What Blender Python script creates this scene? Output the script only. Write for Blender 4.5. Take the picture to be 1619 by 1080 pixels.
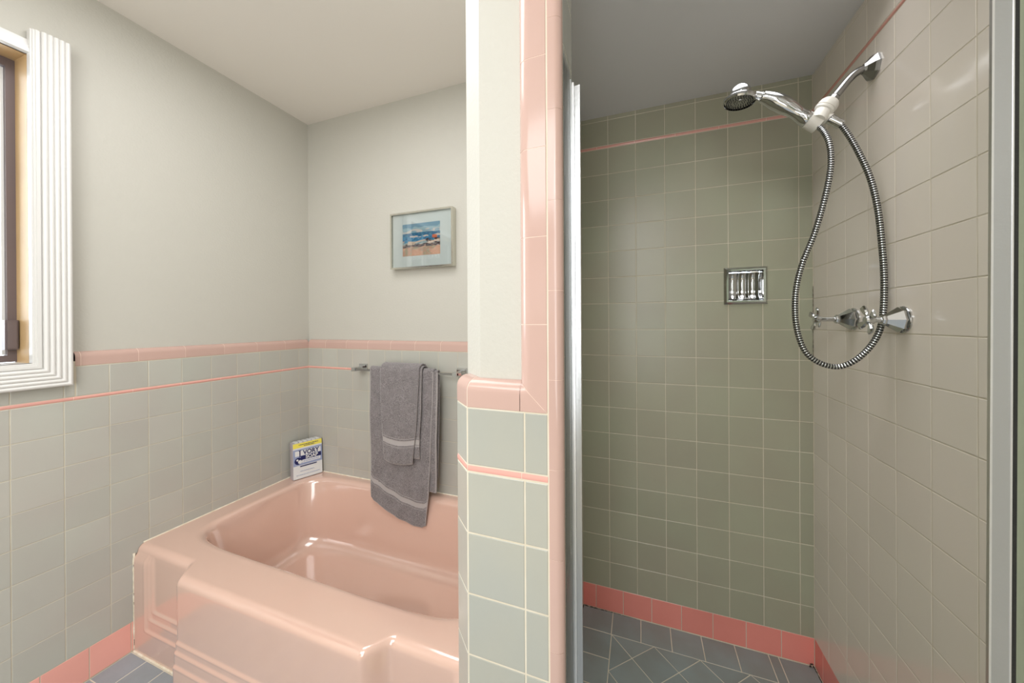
import bpy, math, random
from mathutils import Vector, Matrix
random.seed(7)
for o in list(bpy.data.objects): bpy.data.objects.remove(o, do_unlink=True)
scene = bpy.context.scene
COL = scene.collection
pi = math.pi
def lin(r, g, b):
    f = lambda c: (c/255/12.92) if c/255 <= .04045 else ((c/255+.055)/1.055)**2.4
    return (f(r), f(g), f(b), 1)

# ------------------------------------------------------------------ camera
CAMZ = 1.2558
yaw, pitch, roll, fpx, cx, cy = -.356625, -.0017877, -.0055378, 559.667, 803.26, 510.85
ca, sa = math.cos(yaw), math.sin(yaw)
fw = Vector((sa*math.cos(pitch), ca*math.cos(pitch), math.sin(pitch)))
rt = Vector((ca, -sa, 0)); up = rt.cross(fw)
r2 = math.cos(roll)*rt + math.sin(roll)*up
u2 = -math.sin(roll)*rt + math.cos(roll)*up
cam_d = bpy.data.cameras.new('camera'); cam = bpy.data.objects.new('camera', cam_d); COL.objects.link(cam)
M = Matrix((( r2.x, u2.x, -fw.x, 0), (r2.y, u2.y, -fw.y, 0), (r2.z, u2.z, -fw.z, CAMZ), (0, 0, 0, 1)))
cam.matrix_world = M
cam_d.sensor_width = 36; cam_d.lens = 36*fpx/1619
cam_d.shift_x = (809.5-cx)/1619; cam_d.shift_y = (cy-540)/1619
cam_d.clip_start = .02
scene.camera = cam

# ------------------------------------------------------------------ world and lights
world = bpy.data.worlds.new('world'); scene.world = world; world.use_nodes = True
bg = world.node_tree.nodes['Background']; bg.inputs[0].default_value = (.85, .93, 1, 1); bg.inputs[1].default_value = 6
def area(name, loc, target, sx, sy, power, col):
    d = bpy.data.lights.new(name, 'AREA'); d.shape = 'RECTANGLE'; d.size = sx; d.size_y = sy; d.energy = power; d.color = col
    o = bpy.data.objects.new(name, d); COL.objects.link(o); o.location = loc
    o.rotation_euler = (Vector(target)-Vector(loc)).to_track_quat('-Z', 'Y').to_euler(); return o
area('window_daylight', (-2.25, .10, 1.75), (-1.0, .25, 1.3), 1.0, 1.1, 16, (.92, .97, 1))
area('room_fill_light', (-.55, -1.6, 2.41), (-.55, -1.6, 0), 1.6, 1.6, 52, (.96, .98, 1))  # added overhead fill behind the camera, not a known room lamp
area('left_wall_fill_light', (-.05, -1.15, 1.5), (-1.8, -.1, 1.35), 1.0, 1.6, 27, (.96, .98, 1))  # added fill aimed at the left wall, stands for no vanity lamp
area('tub_fill_light', (-.95, .60, 2.42), (-.95, .60, 0), .9, .8, 14, (.98, .98, 1))  # added fill that lifts the alcove walls and tub, no fixture here
area('ceiling_bounce_light', (-.5, -1.3, 1.55), (-.5, -.9, 2.44), 1.2, 1.2, 3, (1, 1, 1))
sl = area('shower_fill_light', (.22, 1.08, 2.115), (.26, 1.12, 0), .5, .5, 2.1, (1, 1, 1)); sl.data.spread = math.radians(95)  # weak added fill for the shower walls, no lamp in this ceiling
vs = scene.view_settings
vs.view_transform = 'Standard'; vs.look = 'None'; vs.gamma = 1; vs.use_curve_mapping = False
vs.exposure = -.08

# ------------------------------------------------------------------ materials
def mat(name, col, rough=.4, metal=0, spec=.5, coat=0, vary=0, mottle=0, bump=0, bscale=30, sheen=0, mcol=None, mscale=6):
    m = bpy.data.materials.new(name); m.use_nodes = True; nt = m.node_tree; N = nt.nodes; L = nt.links
    b = N['Principled BSDF']
    b.inputs['Base Color'].default_value = col; b.inputs['Roughness'].default_value = rough
    b.inputs['Metallic'].default_value = metal; b.inputs['Specular IOR Level'].default_value = spec
    b.inputs['Coat Weight'].default_value = coat; b.inputs['Coat Roughness'].default_value = .05
    b.inputs['Sheen Weight'].default_value = sheen
    src = None
    geo = N.new('ShaderNodeNewGeometry')
    if vary or mottle:
        rgb = N.new('ShaderNodeRGB'); rgb.outputs[0].default_value = col; src = rgb.outputs[0]
        if mottle:
            n = N.new('ShaderNodeTexNoise'); n.inputs['Scale'].default_value = mscale; n.inputs['Detail'].default_value = 3
            L.new(geo.outputs['Position'], n.inputs['Vector'])
            mx = N.new('ShaderNodeMix'); mx.data_type = 'RGBA'
            mr = N.new('ShaderNodeMapRange'); mr.inputs[1].default_value = .35; mr.inputs[2].default_value = .65
            mr.inputs[3].default_value = 0; mr.inputs[4].default_value = mottle
            L.new(n.outputs['Fac'], mr.inputs[0]); L.new(mr.outputs[0], mx.inputs[0])
            L.new(src, mx.inputs[6]); mx.inputs[7].default_value = mcol or col; src = mx.outputs[2]
        if vary:
            oi = N.new('ShaderNodeObjectInfo'); hs = N.new('ShaderNodeHueSaturation')
            mr = N.new('ShaderNodeMapRange'); mr.inputs[3].default_value = 1-vary; mr.inputs[4].default_value = 1+vary
            L.new(oi.outputs['Random'], mr.inputs[0]); L.new(mr.outputs[0], hs.inputs['Value']); L.new(src, hs.inputs['Color']); src = hs.outputs[0]
        L.new(src, b.inputs['Base Color'])
    if bump:
        n = N.new('ShaderNodeTexNoise'); n.inputs['Scale'].default_value = bscale; n.inputs['Detail'].default_value = 2
        L.new(geo.outputs['Position'], n.inputs['Vector'])
        bp = N.new('ShaderNodeBump'); bp.inputs['Strength'].default_value = 1; bp.inputs['Distance'].default_value = bump
        L.new(n.outputs['Fac'], bp.inputs['Height']); L.new(bp.outputs[0], b.inputs['Normal'])
    return m
WHITE = mat('white_wall_paint', lin(189, 186, 176), .55, bump=.0006, bscale=120)
CEIL = mat('ceiling_paint', lin(233, 228, 220), .7)
SHCEIL = mat('shower_ceiling_paint', lin(222, 221, 224), .6)
TRIMW = mat('white_trim_paint', lin(216, 214, 210), .3)
GREY = mat('grey_glaze', lin(179, 179, 169), .2, vary=.035, mottle=.5, mcol=lin(177, 169, 162), mscale=3.5, bump=.00035, bscale=22)
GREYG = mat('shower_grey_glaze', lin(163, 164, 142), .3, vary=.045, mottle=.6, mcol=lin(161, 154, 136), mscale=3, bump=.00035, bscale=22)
GREYR = mat('tap_wall_lightened_glaze', lin(233, 223, 212), .13, vary=.03, mottle=.5, mcol=lin(230, 224, 211), mscale=3, bump=.0003, bscale=16)  # same grey tile, colour lightened to make up for light missing on this wall
GREYP = mat('pillar_grey_glaze', lin(169, 168, 157), .2, vary=.02, mottle=.6, mcol=lin(164, 166, 159), mscale=5, bump=.0003, bscale=22)
PINK = mat('pink_glaze', lin(192, 162, 150), .14, vary=.025, mottle=.3, mcol=lin(191, 158, 149), bump=.0002, bscale=20)
PINKL = mat('pink_liner_glaze', lin(220, 163, 151), .2)
PINKB = mat('pink_base_glaze', lin(235, 170, 157), .2, vary=.04, mottle=.3, mcol=lin(226, 162, 148))
PINKSB = mat('shower_pink_base_glaze', lin(234, 146, 134), .25, vary=.05, mottle=.4, mcol=lin(224, 136, 123))
FLOORT = mat('blue_grey_floor_glaze', lin(150, 157, 163), .38, vary=.05, mottle=.6, mcol=lin(137, 143, 145), mscale=9, bump=.0003, bscale=60)
SFLOORT = mat('dark_grey_floor_glaze', lin(137, 147, 146), .42, vary=.07, mottle=.6, mcol=lin(129, 131, 125), mscale=9, bump=.0003, bscale=60)
GROUT = mat('cream_grout', lin(213, 205, 188), .8, mottle=.5, mcol=lin(195, 183, 157), mscale=14)
GROUTL = mat('pale_grout', lin(196, 188, 168), .8, mottle=.6, mcol=lin(178, 168, 148), mscale=14)
PGROUT = mat('pinkish_grout', lin(231, 207, 192), .8)
CAULK = mat('cream_caulk', lin(236, 226, 208), .5, mottle=.8, mcol=lin(214, 198, 170), mscale=40)
GRIME = mat('dark_mildew', lin(60, 48, 42), .9)
TUB = mat('pink_enamel', lin(216, 180, 163), .16, coat=1)
CHROME = mat('chrome', (.60, .61, .62, 1), .07, metal=1)
CHROMED = mat('satin_chrome', (.36, .36, .36, 1), .22, metal=1)
ALU = mat('brushed_aluminium', (.62, .63, .64, 1), .3, metal=1, bump=.0002, bscale=200)
ALUB = mat('bright_aluminium_edge', (.9, .9, .9, 1), .35, metal=1)
BLACK = mat('black_rubber', lin(28, 28, 26), .5, bump=.001, bscale=120)
WPLAST = mat('white_plastic', lin(226, 222, 214), .35)
NOZ = mat('dark_nozzle_rubber', lin(52, 52, 50), .5)
TAN = mat('tan_wood_reveal', lin(190, 158, 112), .5, mottle=.5, mcol=lin(172, 142, 104), mscale=10)
BRONZE = mat('bronze_sash', lin(112, 100, 100), .4, metal=.3)
FRAME = mat('silver_picture_frame', (.66, .65, .58, 1), .2, metal=1)
MATB = mat('pale_mount_board', lin(205, 214, 210), .9)
SOAPW = mat('soap_wrap_white', lin(222, 222, 220), .25)
SOAPS = mat('soap_wrap_side', lin(176, 168, 172), .3)
BLUE = mat('navy_ink', lin(24, 32, 88), .35)
GREYB = mat('blue_grey_ink', lin(150, 160, 190), .35)
YEL = mat('yellow_ink', lin(236, 222, 96), .35)
def glass_mat(name, tint, rough, ior=1.5):
    m = bpy.data.materials.new(name); m.use_nodes = True; nt = m.node_tree; nt.nodes.clear()
    out = nt.nodes.new('ShaderNodeOutputMaterial'); t = nt.nodes.new('ShaderNodeBsdfTransparent'); t.inputs[0].default_value = tint
    g = nt.nodes.new('ShaderNodeBsdfGlossy'); g.inputs['Roughness'].default_value = rough
    fr = nt.nodes.new('ShaderNodeFresnel'); fr.inputs[0].default_value = ior
    mx = nt.nodes.new('ShaderNodeMixShader')
    nt.links.new(fr.outputs[0], mx.inputs[0]); nt.links.new(t.outputs[0], mx.inputs[1]); nt.links.new(g.outputs[0], mx.inputs[2]); nt.links.new(mx.outputs[0], out.inputs[0])
    return m
PANE = glass_mat('clear_glass', (.98, .98, .98, 1), .01)
CLEARP = glass_mat('clear_vinyl', (.93, .95, .94, 1), .3, 1.15)
OBSC = mat('obscure_green_glass', lin(200, 212, 190), .35, spec=.5, bump=.002, bscale=60)
OBSC.node_tree.nodes['Principled BSDF'].inputs['Transmission Weight'].default_value = .85

_b = TUB.node_tree.nodes['Principled BSDF']; _b.inputs['Coat IOR'].default_value = 1.8; _b.inputs['Coat Roughness'].default_value = .09
# ------------------------------------------------------------------ helpers
class MB:
    def __init__(s): s.v = []; s.f = []; s.m = []
    def add(s, vs, fs, mi=0):
        k = len(s.v); s.v += [tuple(v) for v in vs]; s.f += [tuple(i+k for i in f) for f in fs]; s.m += [mi]*len(fs)
    def box(s, x0, y0, z0, x1, y1, z1, mi=0):
        s.add([(x0,y0,z0),(x1,y0,z0),(x1,y1,z0),(x0,y1,z0),(x0,y0,z1),(x1,y0,z1),(x1,y1,z1),(x0,y1,z1)],
              [(0,3,2,1),(4,5,6,7),(0,1,5,4),(1,2,6,5),(2,3,7,6),(3,0,4,7)], mi)
    def prism(s, poly, z0, z1, mi=0):
        n = len(poly); s.add([(x,y,z0) for x,y in poly]+[(x,y,z1) for x,y in poly],
            [tuple(range(n))[::-1], tuple(range(n,2*n))]+[(i,(i+1)%n,n+(i+1)%n,n+i) for i in range(n)], mi)
    def quad(s, a, b, c, d, mi=0): s.add([a,b,c,d], [(0,1,2,3)], mi)
    def tube(s, pts, rad, n=12, mi=0, cap=True, mfun=None):
        pts = [Vector(p) for p in pts]; k = len(pts)
        if not hasattr(rad, '__len__'): rad = [rad]*k
        t0 = (pts[1]-pts[0]).normalized(); ref = Vector((0,0,1)) if abs(t0.z) < .9 else Vector((1,0,0))
        a = t0.cross(ref).normalized(); V = []
        for i in range(k):
            t = (pts[min(i+1,k-1)]-pts[max(i-1,0)])
            t = t.normalized() if t.length > 1e-9 else t0
            a = (a - a.dot(t)*t).normalized(); b = t.cross(a)
            V += [pts[i]+rad[i]*(math.cos(2*pi*j/n)*a+math.sin(2*pi*j/n)*b) for j in range(n)]
        base = len(s.v); s.v += [tuple(v) for v in V]
        for i in range(k-1):
            for j in range(n):
                s.f.append((base+i*n+j, base+i*n+(j+1)%n, base+(i+1)*n+(j+1)%n, base+(i+1)*n+j)); s.m.append(mfun(i) if mfun else mi)
        if cap:
            s.f.append(tuple(base+j for j in range(n))[::-1]); s.f.append(tuple(base+(k-1)*n+j for j in range(n))); s.m += [mi, mi]
    def lathe(s, o, ax, prof, n=24, mi=0, cap=True):   # prof: (distance along axis, radius)
        o = Vector(o); ax = Vector(ax).normalized(); ref = Vector((0,0,1)) if abs(ax.z) < .9 else Vector((1,0,0))
        a = ax.cross(ref).normalized(); b = ax.cross(a); base = len(s.v); k = len(prof)
        for d, r in prof: s.v += [tuple(o+ax*d+max(r,1e-5)*(math.cos(2*pi*j/n)*a+math.sin(2*pi*j/n)*b)) for j in range(n)]
        for i in range(k-1):
            for j in range(n): s.f.append((base+i*n+j, base+(i+1)*n+j, base+(i+1)*n+(j+1)%n, base+i*n+(j+1)%n)); s.m.append(mi)
        if cap: s.f.append(tuple(base+j for j in range(n))); s.f.append(tuple(base+(k-1)*n+j for j in range(n))[::-1]); s.m += [mi, mi]
    def build(s, name, mats, parent=None, smooth=False, angle=None, recalc=True):
        me = bpy.data.meshes.new(name); me.from_pydata(s.v, [], s.f)
        for m in (mats if isinstance(mats, (list, tuple)) else [mats]): me.materials.append(m)
        me.polygons.foreach_set('material_index', s.m)
        if recalc:
            import bmesh
            bm = bmesh.new(); bm.from_mesh(me); bmesh.ops.recalc_face_normals(bm, faces=bm.faces)
            if smooth and angle is not None:
                for e in bm.edges:
                    if len(e.link_faces) == 2 and e.calc_face_angle(0) > angle: e.smooth = False
            bm.to_mesh(me); bm.free()
        if smooth: me.polygons.foreach_set('use_smooth', [True]*len(me.polygons))
        o = bpy.data.objects.new(name, me); COL.objects.link(o)
        if parent: o.parent = parent
        return o
def tag(o, label, cat, group=None):
    o['label'] = label; o['category'] = cat
    if group: o['group'] = group
    return o
def struct(o): o['kind'] = 'structure'; return o
def empty(name, loc, rz=0):
    o = bpy.data.objects.new(name, None); COL.objects.link(o); o.location = loc; o.rotation_euler = (0,0,rz); o.empty_display_size = .05; return o

class Plane:   # a wall face: origin, right, up, outward normal
    def __init__(s, o, u, v, n):
        s.o, s.u, s.v, s.n = Vector(o), Vector(u).normalized(), Vector(v).normalized(), Vector(n).normalized()
    def mat(s, a, b, tilt=0):
        p = s.o+s.u*a+s.v*b
        m = Matrix(((s.u.x,s.v.x,s.n.x,p.x),(s.u.y,s.v.y,s.n.y,p.y),(s.u.z,s.v.z,s.n.z,p.z),(0,0,0,1)))
        if tilt: m = m @ Matrix.Rotation(random.uniform(-tilt,tilt),4,'X') @ Matrix.Rotation(random.uniform(-tilt,tilt),4,'Y')
        return m
_tm = {}
def tile_mesh(w, h, material, name='tile', be=.0010, dp=.0006, th=.007):
    k = (round(w,4), round(h,4), material.name)
    if k in _tm: return _tm[k]
    x, y = w/2, h/2; bx = min(be, w*.3); by = min(be, h*.3)
    v = [(-x,-y,-th),(x,-y,-th),(x,y,-th),(-x,y,-th),(-x,-y,-dp),(x,-y,-dp),(x,y,-dp),(-x,y,-dp),
         (-x+bx,-y+by,0),(x-bx,-y+by,0),(x-bx,y-by,0),(-x+bx,y-by,0)]
    f = [(8,9,10,11),(4,5,9,8),(5,6,10,9),(6,7,11,10),(7,4,8,11),(0,1,5,4),(1,2,6,5),(2,3,7,6),(3,0,4,7),(3,2,1,0)]
    me = bpy.data.meshes.new(name); me.from_pydata(v, [], f); me.materials.append(material); _tm[k] = me; return me
def tile(P, u0, v0, u1, v1, material, parent, name='tile', gap=.0022, tilt=.0012):
    g = gap/2; w = u1-u0-gap; h = v1-v0-gap
    o = bpy.data.objects.new(name, tile_mesh(w, h, material, name)); COL.objects.link(o); o.parent = parent
    o.matrix_basis = P.mat((u0+u1)/2, (v0+v1)/2, tilt); return o
def grid(P, us, vs, material, parent, name='tile', skip=None, gap=.0022):
    for i in range(len(us)-1):
        for j in range(len(vs)-1):
            a, b, c, d = us[i], us[i+1], vs[j], vs[j+1]
            if skip:
                r = skip(a, b, c, d)
                if r is None: continue
                if isinstance(r, list):
                    for q in r: tile(P, *q, material, parent, name, gap)
                    continue
            tile(P, a, c, b, d, material, parent, name, gap)
def extr(P, prof, u0, u1, material, parent, name, vertical=False, miter0=0, miter1=0, flip=False, gap=.0012):
    """profile of (n, t) points swept along u (or along v when vertical); miters shift the ends with t"""
    u0 += gap/2; u1 -= gap/2; mb = MB(); V = []
    for e, (uu, mi) in enumerate(((u0, miter0), (u1, miter1))):
        for n_, t in prof:
            w = uu + mi*t
            a, b = ((-t if flip else t), w) if vertical else (w, t)
            V.append(P.u*a+P.v*b+P.n*n_+P.o)
    k = len(prof); mb.add(V, [tuple(range(k)), tuple(range(k,2*k))[::-1]]+[(i,(i+1)%k,k+(i+1)%k,k+i) for i in range(k)])
    return mb.build(name, material, parent, smooth=True, angle=.6)
SB = .02
capprof = [(-.026, 0), (-.0008, 0), (0, .001), (0, .030)]+[(-.02+.02*math.cos(a), .030+.02*math.sin(a)) for a in [pi/2*i/7 for i in range(1, 8)]]+[(-.026, .050)]
def linerprof(h, p_=.0025): return [(-.006, 0)]+[(-.001+p_*math.sin(pi*i/6), h*i/6) for i in range(7)]+[(-.006, h)]
def trim_run(P, v0, prof, u0, u1, joints, material, parent, name):
    js = [u0]+[j for j in joints if u0+.004 < j < u1-.004]+[u1]
    Q = Plane(P.o+P.v*v0, P.u, P.v, P.n)
    extr(Q, [(n_-.0004, t) for n_, t in prof], u0, u1, PGROUT, parent, 'grout')
    for a, b in zip(js[:-1], js[1:]): extr(Q, prof, a, b, material, parent, name)

XL, YB, YS, XR, YP = -1.832, 1.545, 1.5585, .578, .572
Z = (0,0,1)
PL = Plane((XL,0,0), (0,1,0), Z, (1,0,0))
PB = Plane((0,YB,0), (1,0,0), Z, (0,-1,0))
PS = Plane((0,YS,0), (1,0,0), Z, (0,-1,0))
PR = Plane((XR,0,0), (0,-1,0), Z, (-1,0,0))     # u = -y
PP = Plane((0,YP,0), (1,0,0), Z, (0,-1,0))
PX = Plane((-.119,0,0), (0,1,0), Z, (1,0,0))    # pillar return face, looks right
PC = Plane((-.2936,YP,0), (-.70711,.70711,0), Z, (-.70711,-.70711,0))  # chamfer, u runs away to the left
PSL = Plane((-.2375,0,0), (0,1,0), Z, (1,0,0))  # shower left wall
FL = Plane((0,0,0), (1,0,0), (0,1,0), Z)
T = .1102
CH, SCH = 2.44, 2.13
YBK = -3.6
GD = .0007  # grout depth below the tile faces

# ------------------------------------------------------------------ structure
WY0, WY1, WZ0, WZ1 = -.34, .53, 1.133, 2.13
mb = MB(); xa, xb = XL-SB-.10, XL-SB
for y0, y1, z0, z1 in ((YBK-.1, WY0-.02, 0, CH), (WY1+.02, 1.66, 0, CH), (WY0-.02, WY1+.02, 0, WZ0-.02), (WY0-.02, WY1+.02, WZ1+.02, CH)): mb.box(xa, y0, z0, xb, y1, z1)
wall_left = struct(mb.build('wall_left', WHITE))
mb = MB(); mb.box(XL-SB, -.52, 0, XL-GD, YB+.02, 1.05); mb.box(XL-SB, .62, 1.05, XL-GD, YB+.02, 1.13); mb.build('grout', GROUTL, wall_left)
mb = MB(); mb.box(XL-.03, YB+SB, 0, -.33, YB+.14, CH)
wall_back = struct(mb.build('wall_back', WHITE))
mb = MB(); mb.box(XL-GD, YB+GD, .0, -.334, YB+SB, 1.13); mb.build('grout', GROUTL, wall_back)
HX0, HX1, HZ0, HZ1 = .317, .4270, 1.3339, 1.4439
mb = MB()
for x0, x1, z0, z1 in ((-.33, HX0, 0, SCH+.05), (HX1, .72, 0, SCH+.05), (HX0, HX1, 0, HZ0), (HX0, HX1, HZ1, SCH+.05)): mb.box(x0, YS+GD, z0, x1, YS+.14, z1)
wall_sb = struct(mb.build('wall_shower_back', GROUT))
mb = MB(); mb.box(XR+GD, .57, 0, XR+.12, YS+.01, SCH+.05); wall_right = struct(mb.build('wall_right', GROUT))
mb = MB(); mb.box(XR+GD, YBK, 0, XR+.12, .57, CH); mb.build('plaster', WHITE, wall_right)
mb = MB(); mb.box(XL-.1, YBK-.1, 0, XR+.12, YBK, CH); struct(mb.build('wall_front', WHITE))
mb = MB(); mb.box(XL-.12, YBK-.1, CH, XR+.12, YB+.14, CH+.1); struct(mb.build('ceiling', CEIL))
mb = MB(); mb.box(-.26, .594, SCH, XR+.05, YS+.02, CH); struct(mb.build('ceiling_shower', SHCEIL))
mb = MB(); mb.box(XL-.12, YBK-.1, -.1, XR+.12, 1.62, -GD); floor = struct(mb.build('floor', GROUT))
# partition between tub and shower with its chamfered end
mb = MB()
mb.prism([(-.276,.594),(-.150,.594),(-.150,.66),(-.2375-GD-.001,.68),(-.2375-GD-.001,1.56),(-.329,1.56),(-.329,.647)], 0, CH)
part = struct(mb.build('wall_partition', WHITE))
mb = MB()
mb.prism([(-.2936,YP+GD),(-.133,YP+GD),(-.119-GD,.588),(-.119-GD,.675),(-.2375,.675),(-.2375,.69),(-.3372+GD,.69),(-.3372+GD,.6165)], 0, 1.125)
mb.prism([(-.172,YP+GD),(-.133,YP+GD),(-.119-GD,.588),(-.119-GD,.675),(-.172,.675)], 1.125, 2.13); mb.box(-.2375, .655, 1.125, -.12, .675, 2.13)
mb.box(-.30, .675, 0, -.2375-GD, YS+.001, SCH)
mb.build('grout', GROUT, part)

# left wall tiles
ysl = [.4882+T*i for i in range(-9, 10)]+[YB]
zr = [.9944-.11*j for j in range(0, 9)][::-1]
grid(PL, ysl, zr, GREY, wall_left)
for a, b in zip(ysl[:-1], ysl[1:]):
    if b < .63: tile(PL, a, 1.0075, b, 1.054, GREY, wall_left)
    elif a < .625: tile(PL, a, 1.0075, .624, 1.054, GREY, wall_left); tile(PL, .626, 1.0075, b, 1.111, GREY, wall_left)
    else: tile(PL, a, 1.0075, b, 1.111, GREY, wall_left)
j6 = [.638+.1524*k for k in range(-9, 8)]
trim_run(PL, .9948, linerprof(.0122), ysl[0], YB, [.62+.1524*k for k in range(-9, 8)], PINKL, wall_left, 'liner_tile')
trim_run(PL, 1.1125, capprof, .624, YB-.0, j6, PINK, wall_left, 'cap_tile')
bj = [.763-.11*k for k in range(0, 12)][::-1]+[.7945]
grid(PL, bj, [.002, .1144], PINKB, wall_left, 'base_tile')
# back wall tiles
xsb = [XL]+[xs for xs in [-15.6611*.11+T*k for k in range(0, 13)] if xs < -.36]+[-.337]
grid(PB, xsb, zr, GREY, wall_back)
grid(PB, xsb, [1.0075, 1.111], GREY, wall_back)
trim_run(PB, .9948, linerprof(.0122), XL, -.337, [-1.70+.1524*k for k in range(10)], PINKL, wall_back, 'liner_tile')
trim_run(PB, 1.1125, capprof, XL, -.337, [-1.700+.1524*k for k in range(10)], PINK, wall_back, 'cap_tile')
# shower back wall
xss = [-.2375]+[-.1242+T*k for k in range(0, 7)]+[XR]
zs = [1.9939-.11*j for j in range(0, 18)][::-1]
def sk(a, b, c, d): return None if (abs(a-HX0) < .01 and abs(c-HZ0) < .01) else [(a, c, b, d)]
def sk2(a, b, c, d):
    if abs(a-HX0) < .012 and abs(c-HZ0) < .012: return None
    return [(a, c, b, d)]
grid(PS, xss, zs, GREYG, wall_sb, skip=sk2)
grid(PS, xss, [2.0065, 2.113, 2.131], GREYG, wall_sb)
trim_run(PS, 1.9943, linerprof(.0120), -.2375, XR, [-.17+.1524*k for k in range(8)], PINKL, wall_sb, 'liner_tile')
grid(PS, [-.2375, -.182, -.071, .040, .150, .26, .37, .48, XR], [.024, .1239], PINKSB, wall_sb, 'base_tile')
# tap wall (right): u = -y
usr = [-YS]+[-(1.4567-T*n) for n in range(0, 9)]
def skr(a, b, c, d):
    if abs(c-1.2239-.0) < .02 and a < -1.311 < b: return [(a, c, -1.311, d), (-1.311, c, b, d)]
    if abs(c-1.8839) < .02 and a < -1.2 < b and b-a > .05: return [(a, c, -1.2, d), (-1.2, c, b, d)]
    return [(a, c, b, d)]
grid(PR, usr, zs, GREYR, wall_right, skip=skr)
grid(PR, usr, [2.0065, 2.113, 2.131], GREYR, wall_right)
trim_run(PR, 1.9943, linerprof(.0120), -YS, usr[-1], [-1.5+.1524*k for k in range(8)], PINKL, wall_right, 'liner_tile')
grid(PR, [-YS]+[-(1.499-.11*k) for k in range(0, 9)], [.024, .1239], PINKSB, wall_right, 'base_tile')
# shower left wall (mostly hidden behind the pillar)
usl = [.69]+[.785+T*k for k in range(7)]+[YS]
grid(PSL, usl, [1.9939-.11*j for j in range(0, 18)][::-1], GREYG, part)
grid(PSL, usl, [2.0065, 2.113, 2.131], GREYG, part)
trim_run(PSL, 1.9943, linerprof(.0120), .69, YS, [.8+.1524*k for k in range(8)], PINKL, part, 'liner_tile')
grid(PSL, usl, [.024, .1239], PINKSB, part, 'base_tile')
# pillar front, chamfer and return
zp = [.9873-.11*j for j in range(0, 9)][::-1]
grid(PP, [-.2930, -.1845, -.1435], zp, GREYP, part, gap=.003)
grid(PP, [-.2930, -.1845, -.1435], [1.0000, 1.1030], GREYP, part, gap=.003)
trim_run(PP, .9880, linerprof(.0118, .0012), -.2930, -.1435, [-.19], PINKL, part, 'liner_tile')
grid(PC, [.0008, .0617], zp, GREYP, part, gap=.003)
grid(PC, [.0008, .0617], [1.0000, 1.1030], GREYP, part, gap=.003)
trim_run(PC, .9880, linerprof(.0118, .0012), .0008, .0617, [], PINKL, part, 'liner_tile')
pcap = [(-.03, 0), (-.0008, 0), (0, .001), (0, .029)]+[(-.022+.022*math.cos(a), .029+.022*math.sin(a)) for a in [pi/2*i/8 for i in range(1, 9)]]+[(-.03, .051)]
def corner_sweep(path, prof, z0, material, parent, name):
    # sweep a cap profile along a plan polyline with mitred corners: path = list of (point2d, miter_outward_2d scaled)
    mbx = MB(); k = len(prof); V = []
    for (px, py), (mx, my) in path:
        for n_, t in prof: V.append((px+mx*n_, py+my*n_, z0+t))
    F = [tuple(range(k)), tuple(range((len(path)-1)*k, len(path)*k))[::-1]]
    for s in range(len(path)-1):
        for i in range(k): F.append((s*k+i, s*k+(i+1)%k, (s+1)*k+(i+1)%k, (s+1)*k+i))
    mbx.add(V, F); return mbx.build(name, material, parent, smooth=True, angle=.6)
mt = math.tan(pi/8)
corner_sweep([((-.2925,YP),(-mt,-1)), ((-.192,YP),(0,-1))], pcap, 1.1035, PINK, part, 'cap_tile')
corner_sweep([((-.3368,.6155),(-.7071,-.7071)), ((-.2942,.5729),(-mt,-1))], pcap, 1.1035, PINK, part, 'cap_tile')
corner_sweep([((-.3364,.6151),(-.7071,-.7071)), ((-.2933,.5720),(-mt,-1)), ((-.15,YP),(0,-1))], [(n_-.0004, max(t-.0003, 0)) for n_, t in pcap], 1.1035, PGROUT, part, 'grout')
# mitred corner piece of the horizontal cap and the vertical pink frame
def vcap(z0, z1, low_miter, fill=False):
    prof = [(n_-.0004, max(t-.0004, 0)) for n_, t in pcap] if fill else pcap; xr = -.1445; V = []; k = len(prof); mbx = MB()
    for e in (0, 1):
        for n_, t in prof:
            zz = z1-.0006 if e else z0+.0006+(t-.0 if low_miter else 0)
            V.append((xr-t, YP-n_, zz))
    mbx.add(V, [tuple(range(k)), tuple(range(k, 2*k))[::-1]]+[(i, (i+1)%k, k+(i+1)%k, k+i) for i in range(k)])
    return mbx.build('grout' if fill else 'cap_tile', PGROUT if fill else PINK, part, smooth=True, angle=.6)
vcap(1.1035, 2.13, True, True)
vj = [1.1035, 1.252, 1.399, 1.548, 1.700, 1.852, 2.004, 2.13]
for i, (a, b) in enumerate(zip(vj[:-1], vj[1:])): vcap(a, b, i == 0)
mbx = MB(); k = len(pcap); V = []
for n_, t in pcap: V.append((-.1930, YP-n_, 1.1035+t))
for n_, t in pcap: V.append((-.1451-t, YP-n_, 1.1035+t))
mbx.add(V, [tuple(range(k)), tuple(range(k, 2*k))[::-1]]+[(i, (i+1)%k, k+(i+1)%k, k+i) for i in range(k)])
mbx.build('cap_tile', PINK, part, smooth=True, angle=.6)
bnp = [(-.1425, YP+.002), (-.1418, YP), (-.131, YP)]+[(-.131+.012*math.sin(a), YP+.012-.012*math.cos(a)) for a in [pi/2*i/6 for i in range(1, 7)]]+[(-.119, .5885), (-.13, .5885)]
bj2 = [.022, .100, .2525, .405, .557, .7095, .862, 1.011, 1.160, 1.308, 1.457, 1.607, 1.758, 1.910, 2.062, 2.13]
mbx = MB(); mbx.prism([(x_-.0004, y_+.0004) for x_, y_ in bnp], .022, 2.13); mbx.build('grout', PGROUT, part, smooth=True, angle=.6)
for a, b in zip(bj2[:-1], bj2[1:]):
    mbx = MB(); mbx.prism(bnp, a+.0003, b-.0003); mbx.build('bullnose_tile', PINK, part, smooth=True, angle=.6)
grid(PX, [.590, .6745], [.986+.1055*k for k in range(-9, 11)]+[2.13], GREYP, part, gap=.003)

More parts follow.
